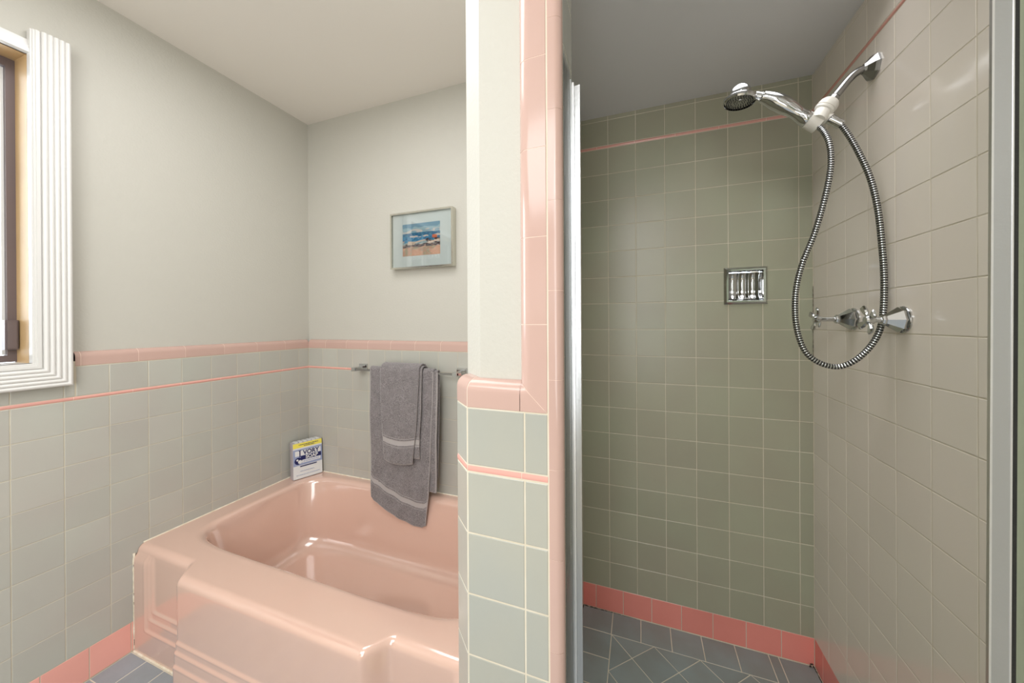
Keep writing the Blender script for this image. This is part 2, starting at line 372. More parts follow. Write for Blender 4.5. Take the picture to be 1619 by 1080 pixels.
# floors
xf = [XL]+[-1.729+.1085*k for k in range(0, 22)]; xf = [x for x in xf if x < XR-.02]+[XR]
yf = [.763-.11*k for k in range(0, 21)][::-1]
cnt = 0
yfv = [y for y in yf if y > -.70]
grid(Plane((0,0,0),(1,0,0),(0,1,0),Z), [x for x in xf if x <= -.33]+[-.33], yfv+[.7925], FLOORT, floor, gap=.003)
grid(Plane((0,0,0),(1,0,0),(0,1,0),Z), [-.33]+[x for x in xf if x > -.31], [y for y in yfv if y < .5], FLOORT, floor, gap=.003)
mb = MB(); mb.box(-.2375, .675, -GD, XR+GD, YS+GD, .023-GD); sfloor = struct(mb.build('floor_shower', GROUT))
SF = Plane((0,0,.023), (1,0,0), (0,1,0), Z)
grid(SF, [-.2375, -.112, -.002, .108, .218, .330, .438, .470, XR], [1.4465, YS], SFLOORT, sfloor, 'floor_tile', gap=.003)
ycol = [1.4465-.1105*k for k in range(0, 7)][::-1]
grid(SF, [-.2375, -.1105], ycol, SFLOORT, sfloor, 'floor_tile', gap=.003)
grid(SF, [.470, XR], ycol, SFLOORT, sfloor, 'floor_tile', gap=.003)
def clip(poly, ax, val, keep_less):
    out = []
    for i in range(len(poly)):
        a, b = poly[i], poly[(i+1)%len(poly)]
        ia = (a[ax] <= val) == keep_less; ib = (b[ax] <= val) == keep_less
        if ia: out.append(a)
        if ia != ib:
            t = (val-a[ax])/(b[ax]-a[ax]); out.append((a[0]+t*(b[0]-a[0]), a[1]+t*(b[1]-a[1])))
    return out
D = .0777; dx0, dy0 = -.1105, 1.4465
for i in range(-1, 10):
    for j in range(0, 12):
        if (i+j) % 2: continue
        c_ = (dx0+D*(i), dy0-D*(j))     # square centre
        h = D-.0021
        poly = [(c_[0], c_[1]-h), (c_[0]+h, c_[1]), (c_[0], c_[1]+h), (c_[0]-h, c_[1])]
        # lattice vertices sit on the border: shift by one half diagonal
        poly = [(x+D, y) for x, y in poly]
        for ax, val, kl in ((0, -.109, False), (0, .4685, True), (1, 1.445, True), (1, .785, False)):
            poly = clip(poly, ax, val, kl)
            if len(poly) < 3: break
        if len(poly) < 3: continue
        mbx = MB(); mbx.prism(poly, .017, .023+random.uniform(-.0003, .0003)); mbx.build('floor_tile', SFLOORT, sfloor)
# curb under the opening
mb = MB(); mb.box(-.119, .60, -.02, XR, .69, .11); struct(mb.build('trim_1', GREYP))
# mildew at the shower floor corners
random.seed(3)
mb = MB()
for (x0, y0, x1, y1, n) in ((-.235, YS-.0025, -.02, YS-.0025, 60), (-.2355, YS-.004, -.2355, 1.40, 40), (XR-.003, YS-.005, XR-.003, 1.40, 44)):
    P_ = []; R_ = []
    for i in range(n):
        t = i/(n-1); P_.append((x0+(x1-x0)*t+random.uniform(-.0006, .0006), y0+(y1-y0)*t+random.uniform(-.0006, .0006), .0232)); R_.append(max(.0003, (.0019*(1-.75*t))*random.choice((.25, .7, 1, 1.2))))
    mb.tube(P_, R_, 6)
for i in range(9): mb.lathe((XR-.006-random.random()*.012, YS-.004-random.random()*.006, .024+random.random()*.012), (0,0,1), [(0, .0026), (.003, .0012)], 6)
m_ = mb.build('mildew', GRIME, sfloor); m_['kind'] = 'stuff'

mb = MB(); random.seed(4)
mb.tube([(XR-.0012, YS-.0012, 1.12+.006*i) for i in range(44)], [.0003+.0006*random.random()*(1 if i % 3 else 0) for i in range(44)], 5)
mb.build('mildew', GRIME, wall_sb)['kind'] = 'stuff'

# ------------------------------------------------------------------ window
win = struct(bpy.data.objects.new('window_1', None)); COL.objects.link(win)
mb = MB(); xo = XL-.115
mb.box(xo, WY1, WZ0, XL-.016, WY1+.02, WZ1); mb.box(xo, WY0-.02, WZ0, XL-.016, WY0, WZ1)
mb.box(xo, WY0-.02, WZ1, XL-.016, WY1+.02, WZ1+.02)
mb.build('reveal', TAN, win)
mb = MB(); mb.box(xo, WY0-.02, WZ0-.02, XL+.012, WY1+.02, WZ0); mb.build('sill', TRIMW, win)
for (a, b) in ((WY0, .155), (.155, WY1)):
    mb = MB(); x0, x1 = XL-.125, XL-.100; w = .019
    mb.box(x0, b-w, WZ0+.002, x1, b, WZ1-.002); mb.box(x0, a, WZ0+.002, x1, a+w, WZ1-.002)
    mb.box(x0, a+w, WZ0+.002, x1, b-w, WZ0+.024); mb.box(x0, a+w, WZ1-.03, x1, b-w, WZ1-.002)
    sash = mb.build('sash', BRONZE, win)
    mb = MB(); mb.box(x0+.002, b-w-.007, WZ0+.026, x0+.012, b-w-.0005, WZ1-.032); mb.box(x0+.002, a+w+.0005, WZ0+.026, x0+.012, a+w+.007, WZ1-.032)
    mb.build('glazing_strip', TRIMW, sash)
    mb = MB(); mb.box(x0+.004, a+w+.007, WZ0+.024, x0+.008, b-w-.007, WZ1-.03); mb.build('pane', PANE, sash)
mb = MB(); mb.box(XL-.100, .500, 1.176, XL-.076, .527, 1.272); mb.box(XL-.076, .504, 1.180, XL-.072, .523, 1.268); mb.build('latch', BRONZE, win)
# stepped and reeded casing
def casing_h(t):
    if t < .004: return .004
    if t < .009: return .009
    if t < .017: return .013
    if t < .0205: return .009
    f = ((t-.0205)/.0123) % 1.0
    return .015+.006*math.sin(pi*min(max((t-.0205)/.0615*1.0, 0), 1)*.5)+.0045*abs(math.sin(pi*((t-.0205)/.0123)))**.7
ts = [0, .0039, .0041, .0089, .0091, .0169, .0171, .0204]+[.0206+.0613*i/40 for i in range(41)]
prof = [(-.018, 0)]+[(casing_h(t), t) for t in ts]+[(-.018, .082)]
def casing(pts_fun, ends, name):
    mbx = MB(); V = []; k = len(prof)
    for e in ends:
        for n_, t in prof: V.append(pts_fun(e, n_, t))
    mbx.add(V, [tuple(range(k)), tuple(range(k, 2*k))[::-1]]+[(i, (i+1)%k, k+(i+1)%k, k+i) for i in range(k)])
    return mbx.build(name, TRIMW, win, smooth=True, angle=.5)
casing(lambda e, n, t: (XL+.004+n, WY1+t, (WZ0-t) if e == 0 else 2.206), (0, 1), 'casing')
casing(lambda e, n, t: (XL+.004+n, WY0-t, (WZ0-t) if e == 0 else 2.206), (0, 1), 'casing')
casing(lambda e, n, t: (XL+.004+n, (WY0-t) if e == 0 else (WY1+t), WZ0-t), (0, 1), 'casing')
mb = MB(); 
for i, (a, b, h) in enumerate(((0, .012, .004), (.012, .022, .000), (.022, .036, -.006), (.036, .045, -.010))): mb.box(XL-SB-.002, WY0, WZ1+a, XL+h, WY1, WZ1+b)
mb.build('head_casing', TRIMW, win)

# ------------------------------------------------------------------ bathtub
def sstep(a, b, x):
    t = min(max((x-a)/(b-a), 0), 1); return t*t*(3-2*t)
X0, X1, RIM = XL+.0015, -.3385, .400
YF, YBU = .782, .722
def yfront(x):
    return YF-(YF-YBU)*sstep(-1.522, -1.458, x)*(1-sstep(-.692, -.628, x))
nx = 300
front = [(X0+(X1-X0)*i/nx, None) for i in range(nx+1)]
out = [(x, yfront(x), 1) for x, _ in front]
ny = 50
out += [(X1, YF+(YB-.001-YF)*i/ny, 2) for i in range(1, ny+1)]
out += [(X1+(X0-X1)*i/120, YB-.001, 0) for i in range(1, 121)]
out += [(X0, YB-.001+(YF-YB+.001)*i/ny, 2) for i in range(1, ny)]
N = len(out)
def sig(t): return 1/(1+math.exp(-max(min(t, 40), -40)))
def ribs(x, z):
    s = 0; xm = -1.0835; xd = -abs(x-xm)+xm           # mirror onto the left half
    inb = sstep(-1.522, -1.458, xd)
    zk = (.172, .143, .100); xk = (-1.722, -1.737, -1.752)
    for k in range(3):
        gz = z-(zk[k]+.018*inb); gx = (xd-xk[k])/1.6
        top = (.368-z)/1.2
        g = -.004*math.log(math.exp(-max(min(gz, .2), -.2)/.004)+(1-inb)*math.exp(-max(min(gx, .2), -.2)/.004)+1e-9)
        s += .0042*sig(g/.0018)
        s += .0012*math.exp(-((g+.004)/.0035)**2)*-1
    return (s-.0126)*sstep(.376, .352, z)
rings = []
zlev = []
R = .026
for i in range(9):
    a = pi/2*i/8; zlev.append((RIM-R*(1-math.cos(a)), R*(1-math.sin(a))))
zz = RIM-R
zl = [zz-(zz-.24)*i/8 for i in range(1, 9)]+[.24-(.24-.05)*i/60 for i in range(1, 61)]+[.035, .02, .0]
for z in zl: zlev.append((z, 0))
V = []; F = []
for z, yo in zlev[::-1]:
    for x, y, fr in out:
        yy = y
        if fr == 2: yy = y+yo*(YB-.001-y)/(YB-.001-YF)
        elif fr:
            yy = y+yo+(ribs(x, z) if z < RIM-R+.001 else 0)
        V.append((x, yy, z))
cxm, cym = -1.0835, 1.1915
outer_top = V[-N:]
def ring(a_, b_, n_, z, dx=0, dy=0):
    r = []
    for x, y, fr in out:
        dx_, dy_ = x-cxm, y-cym; 
        k = (abs(dx_/a_)**n_+abs(dy_/b_)**n_)**(-1/n_)
        r.append((cxm+dx_*k+dx, cym+dy_*k+dy, z))
    return r
A, B = .652, .3135
inner = [(-.012, 7.5, RIM), (-.004, 7, RIM-.0008), (.003, 6.8, RIM-.004), (.009, 6.6, RIM-.010), (.013, 6.5, RIM-.019), (.016, 6.4, RIM-.032)]
for i in range(1, 9): inner.append((.016+.044*i/8, 6.4-1.0*i/8, RIM-.032-.225*i/8))
for i in range(1, 9):
    a = pi/2*i/8; inner.append((.060+.070*(1-math.cos(a)), 5.4-1.4*i/8, .143-.070*math.sin(a)))
for f in (.75, .5, .25, .08): inner.append((None, 3, .071))
r0_ = ring(A+.012, B+.012, 7.5, RIM)
for f in (.02, .06, .5, .94):
    V += [tuple(a+(b-a)*f for a, b in zip(p_, q_)) for p_, q_ in zip(outer_top, r0_)]
for ins, n_, z in inner:
    if ins is None: continue
    V += ring(A-ins, B-ins, n_, z)
for f in (.75, .5, .25, .05): V += ring((A-.13)*f, (B-.13)*f, 3.2, .072-.003*(1-f))
nr = len(V)//N
for i in range(nr-1):
    for j in range(N): F.append((i*N+j, i*N+(j+1)%N, (i+1)*N+(j+1)%N, (i+1)*N+j))
F.append(tuple((nr-1)*N+j for j in range(N)))
mb = MB(); mb.add(V, F)
tub = mb.build('bathtub', TUB, None, smooth=True)
tag(tub, 'pink enamelled bathtub with ribbed apron set against the grey tiled alcove', 'bathtub')
mb = MB()
mb.tube([(XL+.001, .80+.01*i, RIM+.0005) for i in range(75)], .0032, 6)
mb.tube([(XL+.01*i, YB-.001, RIM+.0005) for i in range(0, 150)], .0032, 6)
random.seed(5)
mb.tube([(XL+.002, YF-.011+(.0012*random.random()), .002+i*.012) for i in range(32)], [.0035+.0012*random.random() for i in range(33)], 6)
mb.tube([(XL+.012*i, YF-.013, .0) for i in range(22)]+[(-1.525, .764, 0), (-1.485, .735, 0), (-1.448, .708, 0), (-1.2, .707, 0), (-.70, .707, 0)], .0045, 6)
mb.build('caulk', CAULK, tub, smooth=True)
random.seed(9)
mb = MB()
for i in range(6):
    z = random.uniform(.02, .36); mb.tube([(XL+.0045, YF-.0125, z), (XL+.0048, YF-.013, z+random.uniform(.006, .02))], .0007, 5)
m_ = mb.build('mildew', GRIME, tub); m_['kind'] = 'stuff'

# ------------------------------------------------------------------ picture
px0, px1, pz0, pz1 = -1.2285, -.857, 1.5365, 1.8270
pic = empty('framed_picture', (px0, YB+SB, pz0)); tag(pic, 'small silver framed beach print hanging on the white alcove wall', 'picture')
W, H = px1-px0, pz1-pz0; yb = -.036
mb = MB(); fwid = .0085
for (a, b, c, d) in ((0, 0, W, fwid), (0, H-fwid, W, H), (0, fwid, fwid, H-fwid), (W-fwid, fwid, W, H-fwid)):
    mb.box(a, yb, b, c, -.001, d)
mb.build('frame', FRAME, pic)
mb = MB(); mb.box(fwid, -.022, fwid, W-fwid, -.018, H-fwid); mb.build('mount', MATB, pic)
mb = MB(); mb.box(fwid, yb+.006, fwid, W-fwid, yb+.008, H-fwid); mb.build('glass', PANE, pic)
# print: painted sea, sky, rocks and sand as a fine colour grid
gx, gy = 110, 80
ax0, ax1, az0, az1 = W*.185, W*.79, H*.225, H*.795
me = bpy.data.meshes.new('print')
vv = [(ax0+(ax1-ax0)*i/gx, -.0228, az0+(az1-az0)*j/gy) for j in range(gy+1) for i in range(gx+1)]
ff = [(j*(gx+1)+i, j*(gx+1)+i+1, (j+1)*(gx+1)+i+1, (j+1)*(gx+1)+i) for j in range(gy) for i in range(gx)]
me.from_pydata(vv, [], ff)
from mathutils import noise
def artcol(u, v):
    n1 = noise.noise((u*6, v*14, 1)); n2 = noise.noise((u*14, v*30, 5)); n3 = noise.noise((u*4, v*7, 9))
    if v > .80+.05*n1:
        c = (104, 150, 172) if v+.06*n1 > .88 else (150, 182, 190)
    elif v > .70+.01*n1+.02*math.sin(u*3): c = (205, 200, 190) if n1 > -.1 else (140, 172, 184)
    elif v > .62+.02*n1: c = (40, 104, 140) if n2 > -.2 else (70, 140, 165)
    elif v > .57+.03*n2 and u > .2: c = (206, 196, 182) if n1 > -.15 else (60, 130, 165)
    elif v > .44+.05*n1+.02*u: c = (46, 132, 170) if n2 > -.25 else (24, 96, 140)
    elif v > .36+.05*n2: c = (205, 184, 160) if n1 > -.05 else (150, 170, 170)
    elif v > .27+.04*n1: c = (58, 52, 56) if n2 > -.05 else (150, 130, 118)
    else: c = (214, 168, 138) if n3 > 0 else ((196, 150, 124) if n2 > 0 else (168, 160, 132))
    if (u-.86)**2/.004+(v-.55)**2/.0035 < 1+n2: c = (212, 108, 70)
    if u > .62 and .34 < v < .52 and n2+.3*n1 > .02: c = (74, 50, 46)
    if u > .55 and .36 < v < .44 and n1 > .15: c = (222, 204, 186)
    return lin(*c)
ca_ = me.color_attributes.new('paint', 'FLOAT_COLOR', 'POINT')
for j in range(gy+1):
    for i in range(gx+1): ca_.data[j*(gx+1)+i].color = artcol(i/gx, j/gy)
pm = mat('print_ink', (1,1,1,1), .7); at = pm.node_tree.nodes.new('ShaderNodeVertexColor'); at.layer_name = 'paint'
pm.node_tree.links.new(at.outputs[0], pm.node_tree.nodes['Principled BSDF'].inputs['Base Color'])
me.materials.append(pm); o = bpy.data.objects.new('print', me); COL.objects.link(o); o.parent = pic

# ------------------------------------------------------------------ towel bar
BY, BZ = 1.474, 1.012
bar = empty('towel_bar', (-1.44, YB, BZ)); tag(bar, 'square chrome towel bar fixed to the grey tiles above the bathtub', 'towel bar')
def L_(x, y, z): return (x+1.44, y-YB, z-BZ)
mb = MB(); a, b = L_(-1.433, BY-.006, BZ-.0055), L_(-.803, BY+.006, BZ+.0055); mb.box(*a, *b); mb.build('rail', CHROMED, bar)
for xc in (-1.420, -.815):
    mb = MB(); a, b = L_(xc-.026, YB-.011, BZ-.012), L_(xc+.026, YB, BZ+.022); mb.box(*a, *b)
    a, b = L_(xc-.020, YB-.015, BZ-.007), L_(xc+.020, YB-.011, BZ+.017); mb.box(*a, *b); pl = mb.build('mount_plate', CHROME, bar)
    mb = MB(); s = 1 if xc < -1 else 1
    a = L_(xc-.008, YB-.015, BZ-.009); 
    P0 = [L_(xc-.012, YB-.015, 0)[:2], L_(xc+.012, YB-.015, 0)[:2], L_(xc+.012+0, BY-.010, 0)[:2], L_(xc-.012+0, BY-.010, 0)[:2]]
    mb.prism(P0, -.010, .010); mb.build('arm', CHROME, bar)

# ------------------------------------------------------------------ towels
def terry(name):
    m = mat(name, lin(120, 114, 118), .95, spec=.1, sheen=.4)
    nt = m.node_tree; N_ = nt.nodes; L = nt.links; b = N_['Principled BSDF']
    geo = N_.new('ShaderNodeNewGeometry')
    n = N_.new('ShaderNodeTexNoise'); n.inputs['Scale'].default_value = 420; n.inputs['Detail'].default_value = 1.5; L.new(geo.outputs['Position'], n.inputs['Vector'])
    n2 = N_.new('ShaderNodeTexNoise'); n2.inputs['Scale'].default_value = 28; L.new(geo.outputs['Position'], n2.inputs['Vector'])
    at = N_.new('ShaderNodeAttribute'); at.attribute_name = 'weave'
    cr = N_.new('ShaderNodeValToRGB'); cr.color_ramp.elements[0].position = .3; cr.color_ramp.elements[0].color = lin(80, 75, 76)
    cr.color_ramp.elements[1].position = .72; cr.color_ramp.elements[1].color = lin(160, 153, 153)
    ad = N_.new('ShaderNodeMath'); ad.operation = 'MULTIPLY_ADD'; L.new(n2.outputs['Fac'], ad.inputs[0]); ad.inputs[1].default_value = .14
    sb = N_.new('ShaderNodeMath'); sb.operation = 'SUBTRACT'; L.new(n.outputs['Fac'], sb.inputs[0]); sb.inputs[1].default_value = .07; L.new(sb.outputs[0], ad.inputs[2])
    L.new(ad.outputs[0], cr.inputs[0])
    mx = N_.new('ShaderNodeMix'); mx.data_type = 'RGBA'; L.new(at.outputs['Fac'], mx.inputs[0]); L.new(cr.outputs[0], mx.inputs[6]); mx.inputs[7].default_value = lin(168, 162, 160)
    L.new(mx.outputs[2], b.inputs['Base Color'])
    iv = N_.new('ShaderNodeMath'); iv.operation = 'SUBTRACT'; iv.inputs[0].default_value = 1.05; L.new(at.outputs['Fac'], iv.inputs[1])
    bp = N_.new('ShaderNodeBump'); bp.inputs['Distance'].default_value = .0022; L.new(iv.outputs[0], bp.inputs['Strength']); L.new(n.outputs['Fac'], bp.inputs['Height']); L.new(bp.outputs[0], b.inputs['Normal'])
    return m
TERRY = terry('grey_terry')
def drape(name, parent, xl, xr, zb_front, zb_back, yoff, xlb, xrb, thick, nu=90, hem=None, seed=1, top=None, zfun=None, back=True, fold=.004):
    """sheet over the rail; hem = list of (lo, hi, value) distances from the front hem that are flat woven"""
    random.seed(seed)
    r = .008+yoff; zt = BZ+.0055
    verts = []; wv = []
    rows = []
    nf = 150
    # front drop
    for i in range(44): rows.append(('h', i*.0032))
    for i in range(1, nf-40): rows.append(('f', i/(nf-41)))
    for i in range(1, 8): rows.append(('a', i/8))
    if back:
        for i in range(0, 61): rows.append(('b', i/60))
    nux = nu
    for kind, t in rows:
        for j in range(nux+1):
            u = j/nux
            zb = zfun(u) if zfun else zb_front
            kk = kind
            if kind in 'fh':
                dist = t if kind == 'h' else 43*.0032+(zt-zb-43*.0032)*t
                z = zb+dist; s = 1-dist/(zt-zb); kind = 'f'
            elif kind == 'a': z = zt+r*math.sin(pi*t); s = 0; dist = 9
            else:
                z = zt-(zt-zb_back)*t; s = t; dist = 9
            x = (xl+(xlb-xl)*s**1.5)*(1-u)+(xr+(xrb-xr)*s**1.5)*u
            if kind == 'f': y = BY-r-.004*math.sin(pi*s)
            elif kind == 'a': y = BY-r*math.cos(pi*t)
            else: y = BY+min(r, .03)+.002*s
            if kind == 'f':
                y -= fold*s*(math.sin(u*9+seed+2*s)+.5*math.sin(u*23+seed*2+4*s))
                x += .003*s*math.sin(s*9+seed)
                y += .004*noise.noise((x*22, z*9, seed))*min(1, s*2)
            w = 0
            if kind == 'f' and (u < .013 or u > .987): w = .7
            if hem and kind == 'f':
                for lo, hi, val in hem:
                    if lo <= dist <= hi: w = val
            if w < .3: y -= (.0012*random.random() if kind != 'b' else 0); z += .0006*random.uniform(-1, 1)
            else: y += .0012
            verts.append((x, y, z)); wv.append(w); kind = kk
    nr_ = len(rows); fs = [(i*(nux+1)+j, i*(nux+1)+j+1, (i+1)*(nux+1)+j+1, (i+1)*(nux+1)+j) for i in range(nr_-1) for j in range(nux)]
    me = bpy.data.meshes.new(name); me.from_pydata([tuple(Vector(v)-(parent.location if parent else Vector())) for v in verts], [], fs)
    a_ = me.attributes.new('weave', 'FLOAT', 'POINT'); a_.data.foreach_set('value', wv)
    me.materials.append(TERRY); me.polygons.foreach_set('use_smooth', [True]*len(fs))
    o = bpy.data.objects.new(name, me); COL.objects.link(o); o.parent = parent
    md = o.modifiers.new('thickness', 'SOLIDIFY'); md.thickness = thick; md.offset = 0
    return o
bt = empty('bath_towel', (-1.11, BY, BZ)); tag(bt, 'long grey terry bath towel hanging over the towel bar into the bathtub', 'towel')
bands = lambda z: [(z, z+.004, 1), (z+.010, z+.034, 1), (z+.041, z+.045, 1)]
def zbt(u): return .262+.088*(1-min(u/.8, 1))**1.25+.012*(1-sstep(0, .06, u))+.012*sstep(.93, 1, u)
drape('front_fold', bt, -1.302, -.925, .30, .55, .006, -1.300, -.972, .007, nu=120, hem=bands(.085)+[(0, .004, .8)], seed=2, zfun=zbt, fold=.0035)
drape('inner_fold', bt, -1.285, -.905, .44, .50, .0005, -1.265, -.920, .006, nu=80, hem=[(0, .004, .8)], seed=6, fold=.003)
ht = empty('hand_towel', (-1.1, BY, BZ)); tag(ht, 'small grey hand towel laid over the longer bath towel on the bar', 'towel')
def zht(u): return .575-.014*math.sin(pi*u)
drape('front_fold', ht, -1.218, -.992, .567, .62, 0.0290, -1.196, -1.028, .006, nu=70, hem=bands(.085)+[(0, .004, .8)], seed=3, zfun=zht, fold=.001)
drape('inner_fold', ht, -1.20, -.982, .60, .64, .0200, -1.17, -.998, .005, nu=50, hem=bands(.06)+[(0, .004, .8)], seed=4, fold=.0008)

# ------------------------------------------------------------------ soap pack
def text(body, size, loc, material, parent, bold=0, name='lettering', sx=1):
    c = bpy.data.curves.new(name, 'FONT'); c.body = body; c.size = size; c.align_x = 'CENTER'; c.align_y = 'CENTER'; c.offset = bold; c.extrude = .0002
    o = bpy.data.objects.new(name, c); COL.objects.link(o)
    dg = bpy.context.evaluated_depsgraph_get(); me = bpy.data.meshes.new_from_object(o.evaluated_get(dg)); bpy.data.objects.remove(o)
    me.materials.clear(); me.materials.append(material)
    o = bpy.data.objects.new(name, me); COL.objects.link(o); o.parent = parent
    o.matrix_basis = Matrix.Translation(loc) @ Matrix.Rotation(pi/2, 4, 'X') @ Matrix.Diagonal((sx, 1, 1, 1)); return o
SWd, SHt, STh = .150, .196, .052
sp = empty('soap_pack', (-1.739, 1.4605, RIM+.002), math.atan2(.70, .714)); tag(sp, 'shrink wrapped multipack of bar soap leaning in the tub corner', 'soap')
sp.rotation_euler = (math.radians(-3), 0, math.radians(69))
mb = MB()
def rbox(mb, x0, y0, z0, x1, y1, z1, r, mi=0):
    P_ = []
    for cx_, cy_, a0 in ((x1-r, y0+r, -90), (x1-r, y1-r, 0), (x0+r, y1-r, 90), (x0+r, y0+r, 180)):
        for k in range(4): a = math.radians(a0+30*k); P_.append((cx_+r*math.cos(a), cy_+r*math.sin(a)))
    mb.prism(P_, z0, z1, mi)
w2 = SWd/2
for r_ in range(5):
    rbox(mb, -w2, 0.0008, SHt*r_/5+.0006, w2, STh, SHt*(r_+1)/5-.0006, .004)
mb.build('soap_bars', SOAPS, sp, smooth=True, angle=.5)
mb = MB(); mb.box(-w2+.001, -.0006, .002, w2-.001, .001, SHt-.002); mb.build('front_wrap', SOAPW, sp)
mb = MB(); mb.box(-w2+.001, -.0012, SHt*.86, w2-.001, -.0005, SHt-.002); mb.build('yellow_band', YEL, sp)
mb = MB()
for k in range(6): x = -w2+.012+k*(SWd-.02)/6; mb.box(x, .002, SHt, x+.016, STh-.01, SHt+.004)
mb.build('crimped_wrap', SOAPW, sp)
mb = MB(); mb.box(-w2+.001, -.0012, SHt*.37, w2-.001, -.0005, SHt*.82)
mb.build('logo_panel', GREYB, sp)
mb = MB(); mb.box(-w2+.010, -.0018, SHt*.635, w2-.008, -.001, SHt*.775); mb.box(-.030, -.0018, SHt*.43, w2-.010, -.001, SHt*.505); mb.build('white_panel', SOAPW, sp)
mb = MB(); mb.box(-.036, -.0018, SHt*.515, w2-.006, -.001, SHt*.625); mb.box(-w2+.034, -.0018, SHt*.325, w2-.030, -.0004, SHt*.352)
mb.lathe((-w2+.026, -.001, SHt*.50), (0, -1, 0), [(0, .019), (.001, .019)], 20); mb.build('navy_print', BLUE, sp)
mb = MB(); mb.lathe((-w2+.034, -.002, SHt*.47), (0, -1, 0), [(0, .010), (.0006, .010)], 16); mb.lathe((-w2+.021, -.002, SHt*.53), (0, -1, 0), [(0, .0055), (.0006, .0055)], 12); mb.build('emblem', SOAPW, sp)
mb = MB(); mb.box(-w2+.0315, -.0026, SHt*.600, -w2+.0370, -.0014, SHt*.785); mb.box(-w2+.0275, -.0026, SHt*.772, -w2+.041, -.0014, SHt*.785); mb.build('lettering', BLUE, sp)
text('VORY', .0335, (.0165, -.0026, SHt*.703), BLUE, sp, .0009, sx=.93)
text('SOAP', .0245, (.0195, -.0026, SHt*.569), SOAPW, sp, .0008, sx=1.05)
def fine_print(rows, material, name, seed):
    # print too small to read in the photograph: short ink strokes
    random.seed(seed); m_ = MB()
    for z_, x_a, x_b, h_ in rows:
        x = x_a
        while x < x_b:
            w_ = random.uniform(.003, .008); m_.box(x, -.0022, z_, min(x+w_, x_b), -.0010, z_+h_); x += w_+random.uniform(.0012, .003)
    m_.build(name, material, sp)['kind'] = 'stuff'
fine_print([(SHt*.93, -.045, .055, .0035), (SHt*.89, -.020, .035, .0035)], BLUE, 'fine_print', 1)
fine_print([(SHt*.455, -.024, .058, .0050), (SHt*.20, -.040, .030, .0022), (SHt*.10, -.060, .060, .0022)], GREYB, 'fine_print', 2)

# ------------------------------------------------------------------ recessed soap dish
sd = empty('soap_dish', (.371, YS, 1.3315)); tag(sd, 'square chrome recessed soap holder set in the shower back wall', 'soap dish')
ow, oh = .0705, .070; iw, ih = .053, .053; cz = .0575
mb = MB()
def ringf(o1, z1o, o2, z2o, h1, h2):
    a = [(-o1, -z1o), (o1, -z1o), (o1, z1o), (-o1, z1o)]; b = [(-o2, -z2o), (o2, -z2o), (o2, z2o), (-o2, z2o)]
    V = [(x, -h1, cz+z) for x, z in a]+[(x, -h2, cz+z) for x, z in b]
    mb.add(V, [(i, (i+1)%4, 4+(i+1)%4, 4+i) for i in range(4)])
ringf(ow, oh, ow-.001, oh-.001, -.001, .004); ringf(ow-.001, oh-.001, ow-.008, oh-.008, .004, .011); ringf(ow-.008, oh-.008, iw+.003, ih+.003, .011, .0105); ringf(iw+.003, ih+.003, iw, ih, .0105, .004)
ringf(iw, ih, iw-.003, ih-.003, .004, -.030)
mb.build('frame', CHROME, sd, smooth=True, angle=.3)
mb = MB(); n = 60; V = []
for j in range(9):
    s = j/8; zz_ = cz-ih+.003+(2*ih-.006)*s
    for i in range(n+1):
        x = -iw+.003+(2*iw-.006)*i/n
        y = .030-.006*abs(math.sin(pi*3*(i/n)+.0))-.014*(2*s-1)**4
        V.append((x, y, zz_))
mb.add(V, [(j*(n+1)+i, j*(n+1)+i+1, (j+1)*(n+1)+i+1, (j+1)*(n+1)+i) for j in range(8) for i in range(n)])
mb.build('fluted_back', CHROME, sd, smooth=True, recalc=False)
mb = MB(); mb.box(-iw+.003, -.002, cz-ih+.002, iw-.003, .028, cz-ih+.005)
for i in range(6): mb.tube([(-.032+.013*i, -.001, cz-ih+.006), (-.032+.013*i, .026, cz-ih+.006)], .0022, 6)
mb.build('tray', CHROME, sd, smooth=True, angle=.6)

# ------------------------------------------------------------------ shower arm, bracket, hand shower, hose
def bez(pts, n=10):
    pts = [Vector(p) for p in pts]; out_ = []
    for i in range(len(pts)-1):
        p0 = pts[max(i-1, 0)]; p1 = pts[i]; p2 = pts[i+1]; p3 = pts[min(i+2, len(pts)-1)]
        for k in range(n):
            t = k/n; out_.append(.5*((2*p1)+(-p0+p2)*t+(2*p0-5*p1+4*p2-p3)*t*t+(-p0+3*p1-3*p2+p3)*t**3))
    out_.append(pts[-1]); return out_
AY = 1.205
arm = empty('bent_shower_pipe', (XR, AY, 1.919)); tag(arm, 'bent chrome shower arm with faceted flange high on the tiled tap wall', 'shower arm')
loc = lambda o, p: tuple(Vector(p)-o.location)
mb = MB(); mb.lathe((0, 0, 0), (-1, 0, 0), [(0, .032), (.004, .032), (.009, .028), (.020, .015), (.024, .012)], 8); mb.build('flange', CHROMED, arm)
ap = bez([loc(arm, p) for p in ((.575, AY, 1.919), (.555, AY, 1.9185), (.538, AY, 1.911), (.524, AY, 1.897), (.508, AY, 1.876), (.494, AY, 1.858))], 8)
mb = MB(); mb.tube(ap, .0098, 16); mb.build('pipe', CHROMED, arm, smooth=True, angle=.8)
ad = (Vector((.494, AY, 1.858))-Vector((.508, AY, 1.876))).normalized()
mb = MB(); mb.lathe(loc(arm, Vector((.494, AY, 1.858))-ad*.004), ad, [(0, .0115), (.002, .0125), (.016, .0125), (.018, .011)], 8); mb.build('nut', CHROMED, arm)
